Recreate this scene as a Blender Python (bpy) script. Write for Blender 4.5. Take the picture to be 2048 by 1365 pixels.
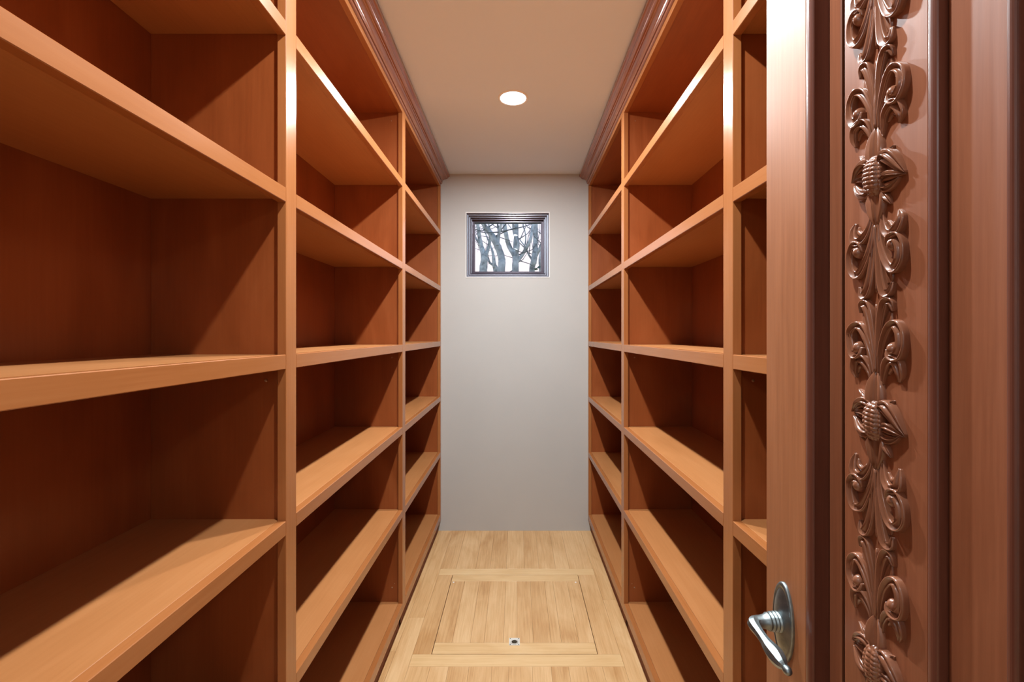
import bpy, bmesh, math, random
from mathutils import Vector
random.seed(7)
PI = math.pi
sc = bpy.context.scene
for o in list(bpy.data.objects):
    bpy.data.objects.remove(o)
COL = sc.collection

# ------------------------------------------------------------------ camera
CAMZ = 1.35
cd = bpy.data.cameras.new('camera')
cam = bpy.data.objects.new('camera', cd)
COL.objects.link(cam)
cam.location = (0, 0, CAMZ)
cam.rotation_euler = (PI/2, 0, 0)
cd.sensor_width = 36
cd.lens = 36*910/2048
cd.shift_x = -10/2048
cd.shift_y = -12.5/2048
cd.clip_start = 0.02
sc.camera = cam

# ------------------------------------------------------------------ world
w = bpy.data.worlds.new('world'); sc.world = w
w.use_nodes = True
nt = w.node_tree
nt.nodes.clear()
tc = nt.nodes.new('ShaderNodeTexCoord')
sep = nt.nodes.new('ShaderNodeSeparateXYZ')
rmp = nt.nodes.new('ShaderNodeValToRGB')
bg = nt.nodes.new('ShaderNodeBackground')
out = nt.nodes.new('ShaderNodeOutputWorld')
nt.links.new(tc.outputs['Generated'], sep.inputs[0])
nt.links.new(sep.outputs['Z'], rmp.inputs[0])
nt.links.new(rmp.outputs[0], bg.inputs[0])
nt.links.new(bg.outputs[0], out.inputs[0])
e = rmp.color_ramp.elements
e[0].position = 0.0; e[0].color = (1.0, 0.80, 0.78, 1)
e[1].position = 0.8; e[1].color = (0.42, 0.60, 1.0, 1)
m_ = rmp.color_ramp.elements.new(0.16); m_.color = (0.92, 0.78, 0.84, 1)
m_ = rmp.color_ramp.elements.new(0.27); m_.color = (0.72, 0.74, 0.95, 1)
bg.inputs['Strength'].default_value = 1.1

# ------------------------------------------------------------------ exposure
sc.view_settings.view_transform = 'Standard'
sc.view_settings.look = 'None'
sc.view_settings.exposure = 0.42
sc.view_settings.gamma = 1.0
sc.view_settings.use_curve_mapping = False

CLOSET_W = 19.0      # watts of each recessed closet lamp
HALL_FILL_W = 12.0  # watts of each added hallway fill light
CEIL = 2.457

# ------------------------------------------------------------------ helpers
def mat_new(name):
    m = bpy.data.materials.new(name); m.use_nodes = True
    b = m.node_tree.nodes['Principled BSDF']
    return m, m.node_tree, b

def ramp(nt, stops):
    r = nt.nodes.new('ShaderNodeValToRGB')
    el = r.color_ramp.elements
    el[0].position, el[0].color = stops[0][0], (*stops[0][1], 1)
    el[1].position, el[1].color = stops[-1][0], (*stops[-1][1], 1)
    for p, c in stops[1:-1]:
        x = el.new(p); x.color = (*c, 1)
    return r

def wood(name, lo, mid, hi, axis='Z', rough=0.3, grain=1.0, per_obj=0.0, spec=0.5, coat=0.0, figure=0.35, bump=0.04):
    """stained / lacquered timber: stretched grain + broad blotches"""
    m, nt, b = mat_new(name)
    N, L = nt.nodes, nt.links
    tc = N.new('ShaderNodeTexCoord')
    oi = N.new('ShaderNodeObjectInfo')
    off = N.new('ShaderNodeVectorMath'); off.operation = 'SCALE'
    cmb = N.new('ShaderNodeCombineXYZ')
    for i in range(3): L.new(oi.outputs['Random'], cmb.inputs[i])
    L.new(cmb.outputs[0], off.inputs[0]); off.inputs['Scale'].default_value = 37.0
    add = N.new('ShaderNodeVectorMath'); add.operation = 'ADD'
    L.new(tc.outputs['Object'], add.inputs[0]); L.new(off.outputs[0], add.inputs[1])
    def mapped(long, cross):
        mp = N.new('ShaderNodeMapping')
        s = [cross]*3; s['XYZ'.index(axis)] = long
        mp.inputs['Scale'].default_value = s
        L.new(add.outputs[0], mp.inputs[0]); return mp
    n1 = N.new('ShaderNodeTexNoise'); n1.inputs['Scale'].default_value = 1
    n1.inputs['Detail'].default_value = 8; n1.inputs['Roughness'].default_value = .65
    L.new(mapped(5.0, 150.0).outputs[0], n1.inputs['Vector'])
    n2 = N.new('ShaderNodeTexNoise'); n2.inputs['Scale'].default_value = 1
    n2.inputs['Detail'].default_value = 4; n2.inputs['Distortion'].default_value = 1.2
    L.new(mapped(2.2, 7.0).outputs[0], n2.inputs['Vector'])
    mx = N.new('ShaderNodeMix'); mx.data_type = 'FLOAT'
    mx.inputs[0].default_value = figure
    L.new(n1.outputs['Fac'], mx.inputs[2]); L.new(n2.outputs['Fac'], mx.inputs[3])
    val = mx.outputs[0]
    if per_obj:
        mr = N.new('ShaderNodeMath'); mr.operation = 'MULTIPLY_ADD'
        L.new(oi.outputs['Random'], mr.inputs[0]); mr.inputs[1].default_value = per_obj; mr.inputs[2].default_value = -per_obj/2
        ad = N.new('ShaderNodeMath'); ad.operation = 'ADD'
        L.new(val, ad.inputs[0]); L.new(mr.outputs[0], ad.inputs[1]); val = ad.outputs[0]
    g = .16/grain if grain else .2
    r = ramp(nt, [(.5-g*1.2, lo), (.5, mid), (.5+g*1.2, hi)])
    L.new(val, r.inputs[0]); L.new(r.outputs[0], b.inputs['Base Color'])
    b.inputs['Roughness'].default_value = rough
    rr = N.new('ShaderNodeMapRange'); rr.inputs[3].default_value = rough*.85; rr.inputs[4].default_value = rough*1.2
    L.new(n2.outputs['Fac'], rr.inputs[0]); L.new(rr.outputs[0], b.inputs['Roughness'])
    b.inputs['Specular IOR Level'].default_value = spec
    b.inputs['Coat Weight'].default_value = coat; b.inputs['Coat Roughness'].default_value = .12
    bp = N.new('ShaderNodeBump'); bp.inputs['Strength'].default_value = bump; bp.inputs['Distance'].default_value = .002
    L.new(n1.outputs['Fac'], bp.inputs['Height']); L.new(bp.outputs[0], b.inputs['Normal'])
    return m

def plain(name, col, rough=.5, metal=0.0, var=0.0, scale=6.0, bump=0.0, bscale=80.0, spec=.5):
    m, nt, b = mat_new(name)
    N, L = nt.nodes, nt.links
    b.inputs['Base Color'].default_value = (*col, 1)
    b.inputs['Roughness'].default_value = rough
    b.inputs['Metallic'].default_value = metal
    b.inputs['Specular IOR Level'].default_value = spec
    tc = N.new('ShaderNodeTexCoord')
    if var:
        n = N.new('ShaderNodeTexNoise'); n.inputs['Scale'].default_value = scale; n.inputs['Detail'].default_value = 5
        L.new(tc.outputs['Object'], n.inputs['Vector'])
        r = ramp(nt, [(.3, tuple(c*(1-var) for c in col)), (.7, tuple(min(1, c*(1+var)) for c in col))])
        L.new(n.outputs['Fac'], r.inputs[0]); L.new(r.outputs[0], b.inputs['Base Color'])
    if bump:
        n = N.new('ShaderNodeTexNoise'); n.inputs['Scale'].default_value = bscale; n.inputs['Detail'].default_value = 4
        L.new(tc.outputs['Object'], n.inputs['Vector'])
        bp = N.new('ShaderNodeBump'); bp.inputs['Strength'].default_value = bump; bp.inputs['Distance'].default_value = .003
        L.new(n.outputs['Fac'], bp.inputs['Height']); L.new(bp.outputs[0], b.inputs['Normal'])
    return m

class MB:
    def __init__(s): s.v = []; s.f = []; s.sm = []
    def add(s, vs, fs, smooth=False):
        o = len(s.v); s.v += [tuple(v) for v in vs]
        for f in fs: s.f.append(tuple(i+o for i in f)); s.sm.append(smooth)
    def box(s, x0, x1, y0, y1, z0, z1, bev=0.0):
        x0, x1 = min(x0, x1), max(x0, x1); y0, y1 = min(y0, y1), max(y0, y1); z0, z1 = min(z0, z1), max(z0, z1)
        if not bev:
            vs = [(x, y, z) for x in (x0, x1) for y in (y0, y1) for z in (z0, z1)]
            s.add(vs, [(0,1,3,2),(4,6,7,5),(0,4,5,1),(2,3,7,6),(0,2,6,4),(1,5,7,3)]); return
        bm = bmesh.new(); bmesh.ops.create_cube(bm, size=1)
        for v in bm.verts:
            v.co = Vector(((x0+x1)/2+v.co.x*(x1-x0), (y0+y1)/2+v.co.y*(y1-y0), (z0+z1)/2+v.co.z*(z1-z0)))
        bmesh.ops.bevel(bm, geom=bm.edges[:], offset=bev, segments=1, affect='EDGES')
        bm.verts.ensure_lookup_table()
        s.add([v.co[:] for v in bm.verts], [[v.index for v in f.verts] for f in bm.faces]); bm.free()
    def extrude(s, prof, axis, a0, a1, smooth=False):
        """closed 2-D profile (p,q) swept along an axis. axis 'Y': p=x,q=z ; 'Z': p=x,q=y"""
        n = len(prof)
        def P(p, q, a): return (p, a, q) if axis == 'Y' else (p, q, a)
        vs = [P(p, q, a0) for p, q in prof] + [P(p, q, a1) for p, q in prof]
        fs = [(i, (i+1) % n, n+(i+1) % n, n+i) for i in range(n)]
        s.add(vs, fs, smooth); s.add(vs, [tuple(range(n-1, -1, -1)), tuple(range(n, 2*n))])
    def tube(s, pts, rad, seg=12, caps=True, smooth=True, up=Vector((0, 0, 1))):
        pts = [Vector(p) for p in pts]; n = len(pts)
        if not hasattr(rad, '__len__'): rad = [rad]*n
        vs = []; prev = None
        for i, p in enumerate(pts):
            t = (pts[min(i+1, n-1)]-pts[max(i-1, 0)]).normalized()
            if prev is None:
                a = up if abs(t.dot(up)) < .95 else Vector((1, 0, 0))
                u = t.cross(a).normalized()
            else:
                u = (prev - t*prev.dot(t)).normalized()
            prev = u; v = t.cross(u)
            for k in range(seg):
                a = 2*PI*k/seg; vs.append(p+(u*math.cos(a)+v*math.sin(a))*rad[i])
        fs = [(i*seg+k, i*seg+(k+1) % seg, (i+1)*seg+(k+1) % seg, (i+1)*seg+k) for i in range(n-1) for k in range(seg)]
        s.add(vs, fs, smooth)
        if caps:
            s.add(vs[:seg], [tuple(range(seg-1, -1, -1))]); s.add(vs[-seg:], [tuple(range(seg))])
    def lathe(s, prof, origin, axis, seg=32, sx=1.0, sy=1.0, u=None, smooth=True):
        """prof list of (r, h) revolved round axis; sx, sy squash the circle"""
        ax = Vector(axis).normalized(); o = Vector(origin)
        u = Vector(u) if u else (Vector((0, 0, 1)) if abs(ax.z) < .9 else Vector((1, 0, 0)))
        u = (u-ax*u.dot(ax)).normalized(); v = ax.cross(u)
        vs = []
        for r, h in prof:
            for k in range(seg):
                a = 2*PI*k/seg; vs.append(o+ax*h+u*(math.cos(a)*r*sx)+v*(math.sin(a)*r*sy))
        n = len(prof)
        fs = [(i*seg+k, i*seg+(k+1) % seg, (i+1)*seg+(k+1) % seg, (i+1)*seg+k) for i in range(n-1) for k in range(seg)]
        s.add(vs, fs, smooth)
        if prof[0][0] > 1e-5: s.add(vs[:seg], [tuple(range(seg-1, -1, -1))])
        if prof[-1][0] > 1e-5: s.add(vs[-seg:], [tuple(range(seg))])
    def build(s, name, mat, parent=None, kind=None, label=None, loc=None):
        me = bpy.data.meshes.new(name)
        me.from_pydata(s.v, [], s.f)
        me.polygons.foreach_set('use_smooth', s.sm)
        me.materials.append(mat)
        bm = bmesh.new(); bm.from_mesh(me)
        bmesh.ops.recalc_face_normals(bm, faces=bm.faces[:]); bm.to_mesh(me); bm.free()
        o = bpy.data.objects.new(name, me); COL.objects.link(o)
        if parent: o.parent = parent
        if kind: o['kind'] = kind
        if label: o['label'] = label
        if loc: o.location = loc
        return o

def empty(name, loc, label=None, cat=None, group=None, kind=None):
    o = bpy.data.objects.new(name, None); COL.objects.link(o); o.location = loc
    o.empty_display_size = .1
    if label: o['label'] = label
    if cat: o['category'] = cat
    if group: o['group'] = group
    if kind: o['kind'] = kind
    return o

def box(name, mat, parent, dims, bev=0.0, **k):
    m = MB(); m.box(*dims, bev=bev); return m.build(name, mat, parent, **k)

def crom(pts, n=8):
    pts = [Vector(p) for p in pts]
    P = [pts[0]*2-pts[1]] + pts + [pts[-1]*2-pts[-2]]
    r = []
    for i in range(1, len(P)-2):
        a, b, c, d = P[i-1], P[i], P[i+1], P[i+2]
        for k in range(n):
            t = k/n
            r.append(.5*((2*b)+(c-a)*t+(2*a-5*b+4*c-d)*t*t+(3*b-a-3*c+d)*t**3))
    r.append(pts[-1]); return r

# ------------------------------------------------------------------ materials
M = {}
# solid maple face frames and shelves, stained orange-brown
FR = ((.31, .103, .028), (.37, .132, .041), (.425, .165, .057))
PN = ((.22, .052, .012), (.28, .070, .017), (.335, .092, .025))
DR = ((.20, .062, .026), (.25, .082, .036), (.30, .105, .048))
M['shelf'] = wood('shelf_veneer', (.36, .135, .042), (.43, .175, .060), (.49, .215, .082), axis='Y', rough=.34, per_obj=.05, grain=.6, figure=.45, bump=.012)
for ax in 'XYZ':
    M['frame'+ax] = wood('stained_maple_'+ax.lower(), *FR, axis=ax, rough=.22, per_obj=.05, grain=.6, figure=.45)
    M['panel'+ax] = wood('stained_veneer_'+ax.lower(), *PN, axis=ax, rough=.34, per_obj=.03, figure=.7, grain=.9)
M['crown'] = wood('crown_wood', (.24, .085, .045), (.30, .11, .06), (.35, .135, .075), axis='Y', rough=.14, figure=.4, coat=.5)
M['toe'] = wood('toe_kick_wood', (.17, .042, .014), (.21, .055, .018), (.25, .068, .023), axis='Y', rough=.65)
M['door'] = wood('door_wood', *DR, axis='Z', rough=.43)
M['doorX'] = wood('door_rail_wood', *DR, axis='Y', rough=.38)
M['mouldshade'] = wood('shaded_moulding_wood', (.095, .030, .018), (.125, .040, .024), (.155, .052, .031), axis='Z', rough=.3)  # door wood with the shade of camera-facing recess walls put into its colour
M['stile'] = wood('door_stile_wood', (.28, .098, .036), (.34, .125, .048), (.40, .155, .064), axis='Z', rough=.48)
M['carve'] = wood('carved_wood', (.17, .065, .034), (.23, .088, .046), (.29, .115, .062), axis='Z', rough=.24, coat=.35, figure=.6)
M['oak'] = wood('oak_floor_lengthwise', (.50, .26, .10), (.65, .39, .18), (.76, .50, .26), axis='Y', rough=.33, per_obj=.12, figure=.5, grain=1.1)
M['oakX'] = wood('oak_floor_crosswise', (.62, .37, .16), (.72, .47, .23), (.80, .56, .30), axis='X', rough=.33, per_obj=.10, figure=.5)
M['subfloor'] = plain('dark_joint', (.20, .09, .035), .8)
M['wall'] = plain('wall_paint', (.50, .485, .465), .6, var=.02, scale=2.5, bump=.05, bscale=120)
M['ceil'] = plain('ceiling_paint', (.71, .79, .90), .7, var=.015, scale=2, bump=.04, bscale=150)
M['hall'] = plain('hall_paint', (.80, .80, .79), .7)
M['silver'] = plain('light_window_frame', (.46, .50, .60), .3, metal=.2, var=.05)
M['caulk'] = plain('white_corner_bead', (.85, .86, .87), .5)
M['bronze'] = plain('bronze_window_frame', (.10, .085, .115), .22, metal=.35, var=.1)
M['pewter'] = plain('aged_pewter', (.27, .32, .335), .42, metal=1.0, var=.28, scale=60)
M['steel'] = plain('satin_nickel', (.80, .77, .70), .35, metal=.25, var=.06, scale=60)
M['darkmetal'] = plain('dark_pull_cup', (.10, .085, .06), .3, metal=.9)
M['screw'] = plain('screw_cap', (.42, .24, .14), .3, metal=.3)
M['trimwhite'] = plain('white_lamp_trim', (.85, .84, .82), .4)
M['bark'] = plain('grey_green_bark', (.29, .36, .36), .9, var=.5, scale=9, bump=.8, bscale=22)
M['twig'] = plain('grey_twig', (.12, .15, .15), .9, var=.3, scale=9)
M['grass'] = plain('garden_ground', (.14, .16, .08), .9, var=.4, scale=3)
M['leaf'] = plain('dull_green_leaf', (.06, .12, .08), .6, var=.4, scale=30)
m, nt_, b_ = mat_new('lamp_glow')
b_.inputs['Base Color'].default_value = (.9, .9, .9, 1)
b_.inputs['Emission Color'].default_value = (1, .97, .93, 1); b_.inputs['Emission Strength'].default_value = 9
M['glow'] = m
m, nt_, b_ = mat_new('window_glass')
nt_.nodes.remove(b_)
o_ = nt_.nodes['Material Output']
tr = nt_.nodes.new('ShaderNodeBsdfTransparent'); tr.inputs[0].default_value = (.97, .98, .98, 1)
gl = nt_.nodes.new('ShaderNodeBsdfGlossy'); gl.inputs['Roughness'].default_value = .02
fr = nt_.nodes.new('ShaderNodeFresnel'); fr.inputs[0].default_value = 1.07
mxs = nt_.nodes.new('ShaderNodeMixShader')
nt_.links.new(fr.outputs[0], mxs.inputs[0]); nt_.links.new(tr.outputs[0], mxs.inputs[1])
nt_.links.new(gl.outputs[0], mxs.inputs[2]); nt_.links.new(mxs.outputs[0], o_.inputs[0])
M['glass'] = m

# ------------------------------------------------------------------ room shell
XL, XR = .5234, .489          # aisle faces of the two bookcases
DEP = .316                    # inside depth of the bookcases
YB = 3.134                    # back wall
YF = -.14                     # inner face of the door wall
WL, WR = -(XL+DEP+.012), (XR+DEP+.012)
S = 'structure'
box('wall_left', M['wall'], None, (WL-.1, WL, YF, YB, 0, CEIL), kind=S)
box('wall_right', M['wall'], None, (WR, WR+.1, YF, YB, 0, CEIL), kind=S)
# back wall round the window opening
wx0, wx1, wz0, wz1 = -.348, .220, 1.749, 2.190
mb = MB()
mb.box(WL-.1, wx0, YB, YB+.16, -.02, CEIL); mb.box(wx1, WR+.1, YB, YB+.16, -.02, CEIL)
mb.box(wx0, wx1, YB, YB+.16, -.02, wz0); mb.box(wx0, wx1, YB, YB+.16, wz1, CEIL)
mb.build('wall_back', M['wall'], None, kind=S)
# door wall with its opening
DX0, DX1, DZ = -.462, .4255, 2.10
mb = MB()
mb.box(-1.9, DX0-.02, YF-.12, YF, 0, CEIL); mb.box(DX1+.02, 1.9, YF-.12, YF, 0, CEIL)
mb.box(DX0-.02, DX1+.02, YF-.12, YF, DZ+.02, CEIL)
mb.build('wall_front', M['wall'], None, kind=S)
mb = MB()
mb.box(DX0-.02, DX0, YF-.125, YF+.0, 0, DZ+.02); mb.box(DX1, DX1+.02, YF-.125, YF-.0, 0, DZ+.02)
mb.box(DX0, DX1, YF-.125, YF+.0, DZ, DZ+.02)
mb.build('trim_1', M['door'], None, kind=S)
box('ceiling', M['ceil'], None, (-1.9, 1.9, -2.6, YB+.16, CEIL, CEIL+.1), kind=S)
# hallway behind the camera
box('wall_hall_left', M['hall'], None, (-2.0, -1.9, -2.6, YF, 0, CEIL), kind=S)
box('wall_hall_right', M['hall'], None, (1.9, 2.0, -2.6, YF, 0, CEIL), kind=S)
box('wall_hall_end', M['hall'], None, (-2.0, 2.0, -2.7, -2.6, 0, CEIL), kind=S)

# ------------------------------------------------------------------ floor
floor = box('floor', M['subfloor'], None, (-2.0, 2.0, -2.7, YB+.16, -.06, -.0125), kind=S)
G = .0003
def plank(x0, x1, y0, y1, mat, parent=floor, name='plank'):
    m = MB(); m.box(-(x1-x0)/2+G, (x1-x0)/2-G, -(y1-y0)/2+G, (y1-y0)/2-G, -.014, 0, bev=.0004)
    return m.build(name, mat, parent, loc=((x0+x1)/2, (y0+y1)/2, 0))
HX0, HX1, HY0, HY1 = -.361, .341, 1.922, 2.556
BX0, BX1, BY0, BY1 = -.441, .437, 1.850, 2.622
def strips(x0, x1, y0, y1, lo=.072, hi=.105, cuts=True):
    x = x0
    while x < x1-1e-4:
        wd = random.uniform(lo, hi)
        if x+wd > x1-lo*.6: wd = x1-x
        ys = [y0]
        if cuts and y1-y0 > .9:
            y = y0+random.uniform(.3, 1.2)
            while y < y1-.3: ys.append(y); y += random.uniform(.7, 1.3)
        ys.append(y1)
        for a, b in zip(ys, ys[1:]): plank(x, x+wd, a, b, M['oak'])
        x += wd
strips(WL, BX0, YF-.12, YB, cuts=True)
strips(BX1, WR, YF-.12, YB, cuts=True)
strips(BX0, BX1, BY1, YB, .078, .115, cuts=False)
strips(BX0, BX1, YF-.12, BY0, .066, .095)
plank(BX0, BX1, BY0, HY0-.001, M['oakX']); plank(BX0, BX1, HY1+.001, BY1, M['oakX'])
plank(BX0, HX0-.001, HY0-.001, HY1+.001, M['oak']); plank(HX1+.001, BX1, HY0-.001, HY1+.001, M['oak'])
strips(-1.9, 1.9, -2.6, YF-.12, .09, .12, cuts=False)

# floor hatch
hatch = empty('floor_hatch', (0, 0, 0), 'square oak access hatch set flush in the floor, with a small metal ring pull', 'hatch')
def hplank(x0, x1, y0, y1, mat, name): return plank(x0, x1, y0, y1, mat, hatch, name)
h0, h1, v0, v1 = HX0+.0013, HX1-.0013, HY0+.0013, HY1-.0013
hplank(h0, h1, v0, v0+.070, M['oakX'], 'batten'); hplank(h0, h1, v1-.064, v1, M['oakX'], 'batten')
hx = [h0, -.285, -.205, -.145, -.060, .000, .072, .150, .195, .272, h1]
for a, b in zip(hx, hx[1:]): hplank(a, b, v0+.070, v1-.064, M['oak'], 'plank')
px, py = -.0112, 1.998
pp = MB()          # square plate with a round recess
seg = 40; hs = .0235; r0 = .0165
sq = []
for k in range(seg):
    a = 2*PI*k/seg; c, s_ = math.cos(a), math.sin(a); q = hs/max(abs(c), abs(s_)); sq.append((px+c*q, py+s_*q))
ci = [(px+math.cos(2*PI*k/seg)*r0, py-.003+math.sin(2*PI*k/seg)*r0) for k in range(seg)]
z = .0022
vs = [(x, y, z) for x, y in sq]+[(x, y, z) for x, y in ci]+[(x, y, 0) for x, y in sq]+[(x, y, .0005) for x, y in ci]
fs = []
for k in range(seg):
    k2 = (k+1) % seg
    fs += [(k, k2, seg+k2, seg+k), (2*seg+k, 2*seg+k2, k2, k), (seg+k, seg+k2, 3*seg+k2, 3*seg+k)]
pp.add(vs, fs)
plate = pp.build('ring_pull', M['steel'], hatch, label='square satin metal plate with recessed ring')
c_ = MB(); c_.lathe([(r0, 0), (r0*.99, .0009)], (px, py-.003, .0003), (0, 0, 1), 32)
c_.build('cup', M['darkmetal'], plate)
c_ = MB(); c_.tube([(px+math.cos(a)*.0138, py-.003+math.sin(a)*.0138, .0024) for a in [2*PI*k/40 for k in range(41)]], .0016, 8, caps=False)
c_.box(px-.004, px+.004, py+.010, py+.0185, .0021, .0036, bev=.0005)
c_.build('ring', M['steel'], plate)
for sx in (-1, 1):
    for sy in (-1, 1):
        c_ = MB(); c_.lathe([(.0022, 0), (.0022, .0006), (.0014, .0009)], (px+sx*.0185, py+sy*.0185, .0022), (0, 0, 1), 12)
        c_.build('screw', M['darkmetal'], plate)
for sx in (h0+.014, h1-.020):
    c_ = MB(); c_.lathe([(.0045, 0), (.0045, .0006), (.003, .001)], (sx, v1-.075, .0), (0, 0, 1), 14)
    c_.build('screw_plug', M['caulk'], hatch)

# ------------------------------------------------------------------ bookcases
STI = [(-.018, .030), (1.031, 1.079), (2.081, 2.133), (3.107, 3.133)]
SH = [2.062, 1.684, 1.305, .9275, .547]
LIP = .033; FT = .020; TOE = .078; BOT = .120; TOPI = 2.368
def bookcase(sgn, XF, label):
    root = empty('bookcase', (sgn*XF, 0, 0), label, 'bookcase')
    X = lambda a: sgn*a          # a = distance behind the face (local)
    def bx(name, mat, a0, a1, y0, y1, z0, z1, parent=root, bev=.0007, **k):
        return box(name, M[mat], parent, (X(a0), X(a1), y0, y1, z0, z1), bev=bev, **k)
    for i, (y0, y1) in enumerate(STI):
        bx('stile', 'frameZ', 0, FT, y0, y1, TOE, TOPI, bev=.0010)
        yc = (y0+y1)/2; t = .012
        if i == 0: d0, d1 = y0, y0+.030
        elif i == 3: d0, d1 = y1-.020, y1
        else: d0, d1 = yc-t, yc+t
        dv = bx('divider', 'panelZ', FT, DEP, d0, d1, .0, TOPI+.02)
        # little screw caps as seen under the shelves
        if i in (1, 2):
            for zc in ((1.245, .185) if i == 2 else (1.245,)):
                c = MB(); c.lathe([(.0035, 0), (.0034, .0012), (.002, .002)], (X(.052), d0, zc), (0, -1, 0), 12)
                c.build('screw_cap', M['screw'], dv)
                if zc < 1:
                    c = MB(); c.lathe([(.002, 0), (.0018, .0012)], (X(.040), d0, zc+.018), (0, -1, 0), 10)
                    c.build('screw_cap', M['screw'], dv)
            if i == 2:
                c = MB(); c.lathe([(.0025, 0), (.0022, .0012)], (X(.055), d0, 2.335), (0, -1, 0), 10)
                c.build('screw_cap', M['screw'], dv)
    for i in range(3):
        s0, s1 = STI[i][1], STI[i+1][0]
        ca = (STI[i][0]+.030) if i == 0 else (sum(STI[i])/2+.012)
        cb = (STI[3][1]-.020) if i == 2 else (sum(STI[i+1])/2-.012)
        bx('back_panel', 'panelZ', DEP, DEP+.010, ca-.01, cb+.01, .02, TOPI+.02, bev=0)
        for zt in SH:
            sh = bx('shelf', 'shelf', FT, DEP, ca, cb, zt-.022, zt-.0002)
            bx('shelf_lip', 'frameY', 0, FT-.0003, s0, s1, zt-LIP, zt, parent=sh, bev=.0012)
        sh = bx('bottom_shelf', 'shelf', FT, DEP, ca, cb, BOT-.022, BOT-.0002)
        bx('shelf_lip', 'frameY', 0, FT-.0003, s0, s1, TOE, BOT, parent=sh, bev=.0012)
        bx('top_panel', 'panelY', FT, DEP, ca, cb, TOPI+.004, TOPI+.024)
    bx('top_rail', 'frameY', 0, FT, STI[0][0], STI[3][1], TOPI, TOPI+.024, bev=.001)
    bx('toe_kick', 'toe', FT+.000, FT+.016, STI[0][0]+.03, STI[3][1]-.022, .0, TOE, bev=0)
    # crown moulding
    pr = [(-.019, 2.388), (.003, 2.388)]
    pr += [(.003+.006*math.sin(a), 2.3935-.0055*math.cos(a)) for a in [PI*k/6 for k in range(1, 6)]]
    pr += [(.004, 2.3995), (.0115, 2.4000), (.0115, 2.4035)]
    pr += [(.0115+.020*(1-math.cos(a)), 2.4035+.017*math.sin(a)) for a in [PI/2*k/8 for k in range(1, 9)]]
    pr += [(.0335, 2.4225), (.0375, 2.4225)]
    pr += [(.0375+.008*math.sin(a), 2.4285-.006*math.cos(a)) for a in [PI/2*k/6 for k in range(1, 7)]]
    pr += [(.0500, 2.4300), (.0500, 2.4345), (.0560, 2.4365), (.0600, 2.4400), (.0600, CEIL), (-.019, CEIL)]
    c = MB(); c.extrude([(-sgn*p, q) for p, q in pr], 'Y', STI[0][0], STI[3][1], smooth=False)
    cr = c.build('crown_moulding', M['crown'], root, label='glossy darker crown moulding along the ceiling')
    return root
bookcase(-1, XL, 'built-in orange-brown wooden bookcase with empty shelves along the left wall')
bookcase(1, XR, 'built-in orange-brown wooden bookcase with empty shelves along the right wall, partly behind the carved door')

# ------------------------------------------------------------------ window
win = empty('window_1', ((wx0+wx1)/2, YB, (wz0+wz1)/2), kind=S)
hw, hh = (wx1-wx0)/2, (wz1-wz0)/2
def ring(mb, ow, oh, iw, ih, y0, y1, bev=.0008):
    mb.box(-ow, ow, y0, y1, ih, oh, bev=bev); mb.box(-ow, ow, y0, y1, -oh, -ih, bev=bev)
    mb.box(-ow, -iw, y0, y1, -ih, ih, bev=bev); mb.box(iw, ow, y0, y1, -ih, ih, bev=bev)
m1 = MB(); ring(m1, hw+.006, hh+.006, hw-.0005, hh-.0005, -.003, .004, bev=.001)
m1.build('corner_bead', M['caulk'], win, label='thin white plaster edge')
steps = [(.0005, .0045, .004, .16, 'bronze'), (.0045, .0115, .020, .16, 'silver'), (.0115, .0165, .016, .16, 'bronze'), (.0165, .0225, .034, .16, 'silver'),
         (.0225, .0275, .030, .16, 'bronze'), (.0275, .0310, .050, .16, 'silver'), (.0310, .0360, .046, .16, 'bronze')]
for a, b, y0, y1, mt in steps:
    m1 = MB(); ring(m1, hw-a, hh-a, hw-b, hh-b, y0, y1)
    m1.build('window_frame', M[mt], win)
m1 = MB(); ring(m1, hw-.034, hh-.034, hw-.050, hh-.047, .072, .12)
sash = m1.build('sash', M['bronze'], win)
box('pane', M['glass'], sash, (-(hw-.048), hw-.048, .088, .092, -(hh-.045), hh-.045))

# ------------------------------------------------------------------ lamps
def downlight(y, label, gain=1.0):
    t = empty('recessed_ceiling_light', (-.018, y, CEIL), label, 'ceiling light', 'recessed lights in the closet ceiling')
    c = MB(); c.lathe([(.071, 0), (.071, -.0015), (.066, -.0045), (.060, -.0035), (.0595, 0)], (0, 0, 0), (0, 0, 1), 40)
    c.build('trim_ring', M['trimwhite'], t)
    c = MB(); c.lathe([(.0594, -.001), (.0594, -.0025), (.030, -.0035), (0.0001, -.0038)], (0, 0, 0), (0, 0, 1), 40)
    c.build('diffuser', M['glow'], t)
    ld = bpy.data.lights.new('closet_bulb', 'AREA'); ld.energy = CLOSET_W*gain; ld.color = (.92, .98, 1)
    ld.shape = 'DISK'; ld.size = .05
    lo = bpy.data.objects.new('closet_bulb', ld); COL.objects.link(lo); lo.parent = t; lo.location = (0, 0, -.0055)
downlight(2.125, 'round white recessed light glowing in the ceiling, nearest the window wall')
downlight(1.41, 'round white recessed light just above the top edge of the photo')
downlight(.60, 'round white recessed light nearest the carved door, overhead', .85)
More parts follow.
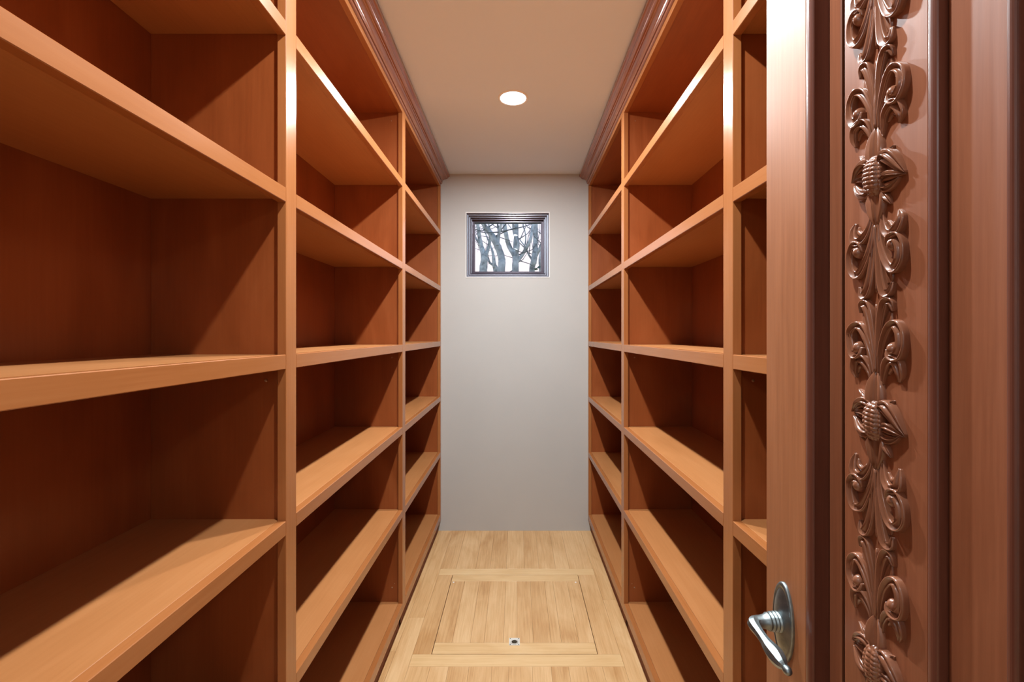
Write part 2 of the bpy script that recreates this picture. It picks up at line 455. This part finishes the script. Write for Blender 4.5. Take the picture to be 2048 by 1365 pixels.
for hxx, hl in ((-1.1, 'unseen fill light added in the hallway outside the doorway, on the left'), (1.1, 'unseen fill light added in the hallway right of the carved door')):  # unseen hallway lights added to give the closet neutral fill
  t = empty('hall_fill_light', (hxx, -1.7, CEIL), hl, 'ceiling light')
  c = MB(); c.lathe([(.19, 0), (.19, -.02), (.17, -.035), (.0001, -.045)], (0, 0, 0), (0, 0, 1), 40)
  c.build('diffuser', M['trimwhite'], t)
  ld = bpy.data.lights.new('hall_fill', 'AREA'); ld.shape = 'DISK'; ld.size = .36; ld.energy = HALL_FILL_W; ld.color = (.95, .98, 1)
  lo = bpy.data.objects.new('hall_fill', ld); COL.objects.link(lo); lo.parent = t; lo.location = (0, 0, -.055)

# ------------------------------------------------------------------ carved door (open, standing against the right bookcase)
DF = .3835                      # x of the door face seen from the aisle
DT = .040
DN, DFAR = -.137, .701           # hinge edge, latch edge
ZB, ZT = .012, 2.085
door = empty('door_1', (DF, DFAR, 0), kind=S)
door['label'] = 'open reddish wooden door with a carved floral strip and pewter lever'
# local: x = depth into the door, y = position - DFAR, z
def dbx(name, x0, x1, y0, y1, z0, z1, mat='door', bev=.0012, parent=door, **k):
    return box(name, M[mat], parent, (x0-DF, x1-DF, y0-DFAR, y1-DFAR, z0, z1), bev=bev, **k)
mid = (DN+DFAR)/2
def mir(y): return 2*mid-y
XBK = DF+DT
RB, RT = .24, 1.95              # inner edges of the bottom and top rails
core = dbx('core', DF+.024, XBK-.006, DN+.01, DFAR-.01, ZB+.01, ZT-.01, bev=0)
dbx('stile', DF, XBK, .603, DFAR, ZB, ZT, mat='stile', bev=.002)
dbx('stile', DF, XBK, DN, mir(.603), ZB, ZT, mat='stile', bev=.002)
dbx('rail', DF, XBK, mir(.603), .603, ZB, RB, mat='doorX')
dbx('rail', DF, XBK, mir(.603), .603, RT, ZT, mat='doorX')
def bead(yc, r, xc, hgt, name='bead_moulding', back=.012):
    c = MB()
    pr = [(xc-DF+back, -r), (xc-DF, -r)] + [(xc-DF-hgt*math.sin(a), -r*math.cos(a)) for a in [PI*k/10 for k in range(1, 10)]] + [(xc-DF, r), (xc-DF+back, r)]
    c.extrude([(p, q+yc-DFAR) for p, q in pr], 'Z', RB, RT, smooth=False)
    return c.build(name, M['mouldshade'], door)
def ybox(name, a, b, x0, x1, **k): return dbx(name, x0, x1, min(a, b), max(a, b), RB, RT, **k)
XC = .398                       # face of the carved field
carved_roots = []
for F in (lambda y: y, mir):
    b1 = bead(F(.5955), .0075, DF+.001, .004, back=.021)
    ybox('border_strip', F(.588), F(.5665), .4035, .412)
    ybox('groove_strip', F(.5665), F(.5535), .4075, .412, bev=0, mat='mouldshade')  # groove shade put into the strip's dark colour
    cp = ybox('carved_panel', F(.5535), F(.4400), XC, .412)
    carved_roots.append((cp, F))
    ybox('groove_strip', F(.4400), F(.4255), .4035, .412, bev=0)
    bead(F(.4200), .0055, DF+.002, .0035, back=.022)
    ybox('flat_panel', F(.4145), F(.3600), .3925, .412, bev=.0015)
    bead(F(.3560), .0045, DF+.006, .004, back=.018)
ybox('centre_panel', mir(.3515), .3515, .396, .412, bev=.003)

# --- carving: everything in (u, v): u towards the hinge (screen right), v up, relief out of the panel (-x)
U0 = .5010                      # y of the carving's axis
def ribbon(pts, width, height, prof, nseg=6, F=None, base=0.0, hend=(1, 1)):
    """sweep a cross-section prof [(s in -1..1, h 0..1)] along a smoothed 2-D path; width / height are lists at the control points"""
    P = crom([(p[0], p[1], 0) for p in pts], nseg)
    Wd = crom([(a, 0, 0) for a in width], nseg); Hd = crom([(a, 0, 0) for a in height], nseg)
    vs, fs = [], []
    n, k = len(P), len(prof)
    for i, p in enumerate(P):
        t = (P[min(i+1, n-1)]-P[max(i-1, 0)])
        t = t.normalized() if t.length > 1e-9 else Vector((0, 1, 0))
        nn = Vector((t.y, -t.x, 0)); wv = max(Wd[i].x, .0001); hv = max(Hd[i].x, .0002)
        for s_, h_ in prof:
            q = p+nn*(s_*wv); vs.append((q.x, q.y, h_*hv))
    for i in range(n-1):
        for j in range(k-1):
            fs.append((i*k+j, i*k+j+1, (i+1)*k+j+1, (i+1)*k+j))
    fs.append(tuple(range(k))); fs.append(tuple(range((n-1)*k+k-1, (n-1)*k-1, -1)))
    return vs, fs
GUT = [(-1, -.1), (-.96, .55), (-.8, .95), (-.6, .9), (-.25, .42), (.15, .38), (.5, .72), (.78, 1.0), (.95, .62), (1, -.1)]
RND = [(-1, -.1), (-.9, .45), (-.6, .82), (-.2, 1.0), (.2, 1.0), (.6, .82), (.9, .45), (1, -.1)]
PET = [(-1, -.1), (-.92, .6), (-.7, .72), (-.4, .45), (-.12, .62), (0, .95), (.12, .62), (.4, .45), (.7, .72), (.92, .6), (1, -.1)]
mm = .001
def place(vs, cu, cv, mu, mv, F):
    r = []
    for u, v, h in vs:
        y = F(U0-(cu+mu*u)); r.append((XC-DF-h, y-DFAR, cv+mv*v))
    return r
def carve(name, root, geo, cu, cv, mu, mv, F, bumps=None):
    c = MB()
    for vs, fs in geo: c.add(place(vs, cu, cv, mu, mv, F), fs, True)
    return c.build(name, M['carve'], root)
# plume strokes in mm measured from the plume's root (just beyond the flower's tip petal)
inner = ([(1.5, -4), (3, 18), (5, 36), (8.5, 51), (13, 60), (19, 60), (21.5, 52)], [1.2, 2.2, 3.2, 4.0, 4.2, 3.0, 1.0], [3, 4.5, 5.5, 6.5, 7, 6.5, 4])
infill = ([(3, 5), (6, 22), (10, 36), (14, 46), (16, 52)], [1.5, 4.2, 6.0, 5.5, 2.5], [2, 3, 3.5, 3.5, 2.5])
scroll = ([(3, -5), (5.5, 12), (11, 27), (18.5, 38), (26.5, 40.5), (33, 33.5), (33.5, 22), (28.5, 13.5), (22, 14.0), (18.5, 20.0)],
          [1.4, 2.4, 3.2, 3.8, 4.0, 4.0, 4.0, 4.4, 4.6, 2.4], [3, 5, 6.5, 7.5, 8.5, 8.5, 8.5, 9, 9.5, 7])
hook = ([(7.5, -13), (9, -3), (14, 6), (21.5, 10.0), (28.5, 6.5), (31, -2), (28.5, -9.5)], [1.0, 2.4, 3.8, 4.4, 4.2, 3.2, .8], [2.5, 4.5, 6.5, 8, 7.5, 6, 3])
hookin = ([(14, -3), (20, 2.5), (25, .5), (26.5, -5)], [1.0, 2.4, 2.4, .8], [2.0, 3.5, 3.5, 2])
def jit(st, a=.5):
    P, W_, H_ = st
    return ([(x*(1.05+random.uniform(-.03, .03))+random.uniform(-a, a), y*1.22+random.uniform(-a, a)) for x, y in P], [q*1.22 for q in W_], H_)
def rb(st, prof, n=6):
    P, W_, H_ = st
    return ribbon([(x*mm, y*mm) for x, y in P], [a*mm for a in W_], [a*mm for a in H_], prof, n)
def ball(cu, cv, ru, rv, h):
    vs, fs = [], []; n, k = 5, 14
    for i in range(n+1):
        a = PI/2*i/n
        for j in range(k):
            b = 2*PI*j/k; vs.append(((cu+ru*math.cos(a)*math.cos(b))*mm, (cv+rv*math.cos(a)*math.sin(b))*mm, h*math.sin(a)*mm))
    for i in range(n):
        for j in range(k): fs.append((i*k+j, i*k+(j+1) % k, (i+1)*k+(j+1) % k, (i+1)*k+j))
    return vs, fs
def seed_head():
    vs, fs = [], []
    ru, rv, h = 12.0, 23.5, 13.5
    nu, nv = 40, 70
    for j in range(nv+1):
        tv = -1+2*j/nv
        for i in range(nu+1):
            tu = -1+2*i/nu
            wv = math.sqrt(max(0, 1-abs(tv)**2.6))
            a = tu*PI/2
            row = (tv+1)/2*10
            bump = abs(math.sin(PI*(row+.5*tu)))**.6*abs(math.sin(PI*((tu+1)/2*5)))**.6
            hh_ = h*math.cos(a)**.8*(.35+.65*wv)*wv**.3 if wv > 0 else 0
            hh_ = max(hh_, 0)+2.3*bump*wv - .8
            vs.append((ru*math.sin(a)*(.25+.75*wv)*(wv**.3 if wv > 0 else 0)*mm + .0, rv*tv*mm, hh_*mm))
    for j in range(nv):
        for i in range(nu):
            q = j*(nu+1)+i; fs.append((q, q+1, q+nu+2, q+nu+1))
    return vs, fs
def petal(pts, wd, ht, n=5): return rb(([(x*1.14, y*1.0) for x, y in pts], [q*1.3 for q in wd], [q*1.1 for q in ht]), PET, n)
VP = 56.0                        # mm from the flower's centre to each plume root
PER = .2690
centres = [CAMZ + (670-353)*.501/910 + k*PER for k in range(-4, 2)]
for cp, F in carved_roots:
    for cz in centres:
        mir_main = F(1.0) == 1.0
        # flower
        def pt(name, pts, wd, ht, mu=1, mv=1):
            carve(name, cp, [petal(pts, wd, ht)], 0, cz, mu, mv, F)
        pt('carved_petal', [(0, 12), (-1, 24), (-1, 38), (-.5, 48), (0, 57)], [7, 9.5, 8.5, 5, .6], [7, 9, 8, 6, 2])
        pt('carved_petal', [(0, -14), (0, -26), (0, -38), (0, -48), (-1, -58)], [7, 10, 8.5, 5, .6], [6, 8, 7.5, 6, 2])
        pt('carved_petal', [(4, 12), (12, 18), (20, 11), (27, 0), (33, -9)], [3, 5.5, 5.5, 3.4, .4], [6, 11, 11, 8, 4])
        pt('carved_petal', [(5, -9), (12, -5), (19, -6), (26, -8), (32, -10)], [3, 4.2, 4.2, 2.6, .4], [6, 9, 9, 7, 4])
        pt('carved_petal', [(5, -12), (12, -17), (20, -16), (27, -11)], [3, 4.2, 3.2, .4], [5, 7, 7, 4])
        pt('carved_petal', [(-4, 12), (-12, 18), (-20, 15), (-26, 9), (-31, 4)], [3, 5, 4.6, 2.8, .4], [6, 10, 10, 7, 4])
        pt('carved_petal', [(-5, 0), (-12, 4), (-20, 5), (-28, 3)], [3, 4.4, 3.6, .4], [6, 8, 8, 4])
        pt('carved_petal', [(-5, -14), (-12, -16), (-19, -12), (-25, -4), (-28, 0)], [3, 4.8, 4.2, 2.6, .4], [6, 9, 9, 6, 4])
        pt('carved_petal', [(6, 18), (11, 20), (16, 21), (20, 25)], [2.2, 3.4, 2.6, .4], [4, 6, 6, 3])
        pt('carved_petal', [(6, -20), (10, -26), (14, -31), (17, -36)], [2.2, 3.4, 2.6, .4], [4, 6, 6, 3])
        pt('carved_petal', [(-6, 18), (-11, 22), (-16, 27), (-22, 32)], [2.2, 3.2, 2.4, .4], [4, 6, 6, 3])
        pt('carved_petal', [(-6, -18), (-11, -22), (-16, -22), (-22, -21)], [2.2, 3.2, 2.4, .4], [4, 5, 5, 3])
        carve('carved_seed_head', cp, [seed_head()], 0, cz, 1, 1, F)
        # stem between plumes
        for mv in (1, -1):
            carve('carved_stem', cp, [rb(([(0, -2), (0, 20), (0, 45), (0, 72)], [1.6, 1.8, 1.5, 1.2], [5, 5, 4, 3]), RND)], 0, cz+mv*VP*mm, 1, mv, F)
            for mu in (1, -1):
                o_ = (0, cz+mv*VP*mm)
                st1, st2, st3 = jit(inner), jit(scroll), jit(hook)
                carve('carved_leaf', cp, [rb(st1, GUT), rb(jit(infill), PET)], o_[0], o_[1], mu, mv, F)
                carve('carved_scroll', cp, [rb(st2, GUT, 7), ball(24, 23.5, 5.8, 8.0, 10)], o_[0], o_[1], mu, mv, F)
                carve('carved_hook', cp, [rb(st3, GUT), rb(jit(hookin), RND)], o_[0], o_[1], mu, mv, F)

# --- lever handles
def lever(side):
    HY, HZ = .6517, .939
    h = empty('door_handle', (0, 0, 0)); h.parent = door
    h['label'] = 'aged pewter lever handle on an oval backplate'
    bx0 = 0 if side > 0 else DT     # local x of the plate
    sd = -1 if side > 0 else 1
    o = (bx0, HY-DFAR, HZ)
    c = MB()
    k = .93
    c.lathe([(1*k, 0), (1*k, .0025), (.97*k, .0045), (.90*k, .0050), (.86*k, .0040), (.82*k, .0045), (.55*k, .0085), (.30*k, .0105), (.0005, .0110)],
            o, (sd, 0, 0), 48, sx=.0605, sy=.0255, u=(0, 0, 1))
    c.build('rosette', M['pewter'], h)
    c = MB()
    c.lathe([(.0128, .007), (.0138, .0095), (.0138, .0105), (.0118, .0118), (.0118, .0125), (.0136, .0138), (.0136, .0152), (.0114, .0165), (.0114, .0172), (.0130, .0185), (.0130, .0200), (.0108, .0213), (.0108, .0222), (.0120, .0235), (.0120, .0250), (.0098, .028), (.0085, .034), (.0082, .040)],
            o, (sd, 0, 0), 28)
    c.build('neck', M['pewter'], h)
    x1 = bx0+sd*.047
    pts = [(bx0+sd*.036, HY-DFAR, HZ), (bx0+sd*.043, HY-DFAR-.0015, HZ), (x1, HY-DFAR-.006, HZ-.0005), (x1+sd*.001, HY-DFAR-.013, HZ-.001),
           (x1+sd*.001, HY-DFAR-.024, HZ-.002), (x1+sd*.001, HY-DFAR-.037, HZ-.0035), (x1+sd*.001, HY-DFAR-.050, HZ-.005),
           (x1, HY-DFAR-.063, HZ-.006), (x1, HY-DFAR-.073, HZ-.007), (x1-sd*.001, HY-DFAR-.079, HZ-.008)]
    rr = [.0080, .0085, .0088, .0078, .0068, .0072, .0096, .0108, .0082, .0040]
    P = crom(pts, 4); R_ = [v.x for v in crom([(a, 0, 0) for a in rr], 4)]
    c = MB(); c.tube(P, R_, seg=8, smooth=False)
    c.build('lever', M['pewter'], h)
    e_ = Vector(pts[-1]); c = MB()
    c.lathe([(.0003, -.006), (.0035, -.0052), (.0052, -.002), (.0055, .001), (.0042, .0045), (.0022, .006), (.0003, .0065)], e_+Vector((0, -.004, -.0005)), (0, -1, -.1), 20)
    c.build('knob', M['pewter'], h)
lever(1); lever(-1)
for z in (.25, 1.05, 1.85):
    c = MB(); c.tube([(.0, DN-DFAR-.0, z-.045), (.0, DN-DFAR-.0, z+.045)], .006, 12)
    for v in (0,): pass
    hb = c.build('hinge', M['pewter'], door); hb.location = (.045, .006, 0)

random.seed(5)
# ------------------------------------------------------------------ garden seen through the window
box('garden_ground', M['grass'], None, (-9, 9, YB+.5, 22, -.75, -.6), kind=S)
def wp(a, b, d):      # point of the window view -> world point at distance d
    x = 880+a/4.873; y = 360+b/4.873
    return Vector(((x-1034)*d/910, d, CAMZ+(670-y)*d/910))
def tree(label, trunk, branches, d, twigs=14, group=None):
    """trunk, branches: ([(a, b) ...], [half widths in view units])"""
    k = d/910/4.873
    p0 = wp(*trunk[0][0], d)
    root = empty('bare_tree', (p0.x, d, -.6), label, 'tree')
    off = Vector(root.location)
    def limb(P, W_, name, parent, ext=False):
        pts = [wp(a, b, d+random.uniform(-.08, .08)*(i > 0))-off for i, (a, b) in enumerate(P)]; rs = [w_*k*.82 for w_ in W_]
        if ext: pts = [Vector((pts[0].x*.4, pts[0].y, 0)), Vector((pts[0].x*.6, pts[0].y, pts[0].z*.5))]+pts; rs = [rs[0]*1.35, rs[0]*1.1]+rs
        dv = (pts[-1]-pts[-2]).normalized(); pts.append(pts[-1]+dv*.7); rs.append(rs[-1]*.45)
        Pn = crom(pts, 6); Rn = [v.x*random.uniform(.93, 1.07) for v in crom([(r, 0, 0) for r in rs], 6)]
        m = MB(); m.tube(Pn, Rn, 9); return m.build(name, M['bark'], parent), Pn
    tk, Pt = limb(*trunk, 'trunk', root, True)
    ends = [Pt[-18:]]
    for br in branches:
        bo, Pb = limb(*br, 'branch', root); ends.append(Pb[4:])
    m = MB()
    for q in range(twigs):
        P = random.choice(ends); s = random.choice(P)
        dr = Vector((random.uniform(-1, 1), random.uniform(-.5, .5), random.uniform(-.2, 1))).normalized()
        L_ = random.uniform(.25, .75); mid_ = s+dr*L_*.5+Vector((random.uniform(-.06, .06), 0, random.uniform(-.06, .06)))
        m.tube([s, mid_, s+dr*L_+Vector((0, 0, .05))], [.011, .007, .003], 5)
    m.build('twigs', M['twig'], root, kind='stuff')
    return root
tree('thick leaning bare tree left of the middle of the window view',
     ([(600, 930), (600, 760), (545, 610), (490, 520), (430, 440)], [44, 44, 42, 34, 26]),
     [([(560, 640), (572, 540), (600, 400)], [22, 20, 16]), ([(500, 530), (470, 500), (380, 490)], [8, 6, 4])], 6.6)
tree('Y-shaped bare tree in the middle of the window view',
     ([(735, 930), (735, 800), (738, 710)], [42, 38, 38]),
     [([(725, 740), (672, 640), (645, 540), (622, 400)], [28, 27, 26, 22]), ([(745, 720), (762, 620), (725, 520), (712, 400)], [24, 20, 18, 15]),
      ([(750, 800), (815, 710), (878, 590), (912, 410)], [24, 22, 19, 17]), ([(815, 700), (835, 560), (805, 400)], [7, 7, 6])], 8.3)
tree('forked bare tree at the right of the window view',
     ([(895, 930), (915, 790), (930, 640), (932, 400)], [36, 36, 30, 26]),
     [([(905, 790), (860, 720), (835, 660), (760, 560)], [14, 11, 9, 6]), ([(935, 740), (975, 660), (1010, 560)], [24, 18, 12])], 10.0)
tree('slim bare tree at the far right edge of the window view',
     ([(985, 930), (975, 780), (1000, 600), (990, 400)], [22, 18, 15, 12]), [([(980, 760), (1040, 620)], [10, 7])], 11.7, 8)
tree('gnarled bare tree at the left edge of the window view',
     ([(420, 930), (430, 760), (395, 620), (362, 400)], [52, 40, 26, 18]),
     [([(440, 760), (478, 640), (488, 520), (470, 400)], [26, 20, 14, 10]), ([(395, 640), (345, 560), (300, 470)], [16, 12, 9])], 13.4, 22)
tree('low twisted bare tree between the left trunks in the window view',
     ([(545, 930), (530, 830), (512, 700), (470, 590)], [34, 26, 15, 9]), [([(535, 840), (480, 800), (440, 700)], [15, 12, 7])], 15.2, 12)
# low clipped hedge at the bottom of the view
m = MB(); random.seed(21)
for i in range(5200):
    x = random.uniform(-3.2, 2.4); z = random.uniform(-.6, 2.02+.05*math.sin(x*5)); y = 5.0+random.uniform(-.25, .25)
    s = random.uniform(.03, .055); a = random.uniform(0, PI); t_ = random.uniform(-.8, .8)
    ux = Vector((math.cos(a), math.sin(a)*.5, t_)).normalized()*s; vx = ux.cross(Vector((random.uniform(-1, 1), 1, random.uniform(-1, 1)))).normalized()*s*.5
    c_ = Vector((x, y, z)); m.add([c_-ux, c_-vx, c_+ux, c_+vx], [(0, 1, 2, 3)])
hd = m.build('hedge', M['leaf'], None)
hd['label'] = 'low leafy green hedge seen at the bottom of the window'; hd['category'] = 'hedge'
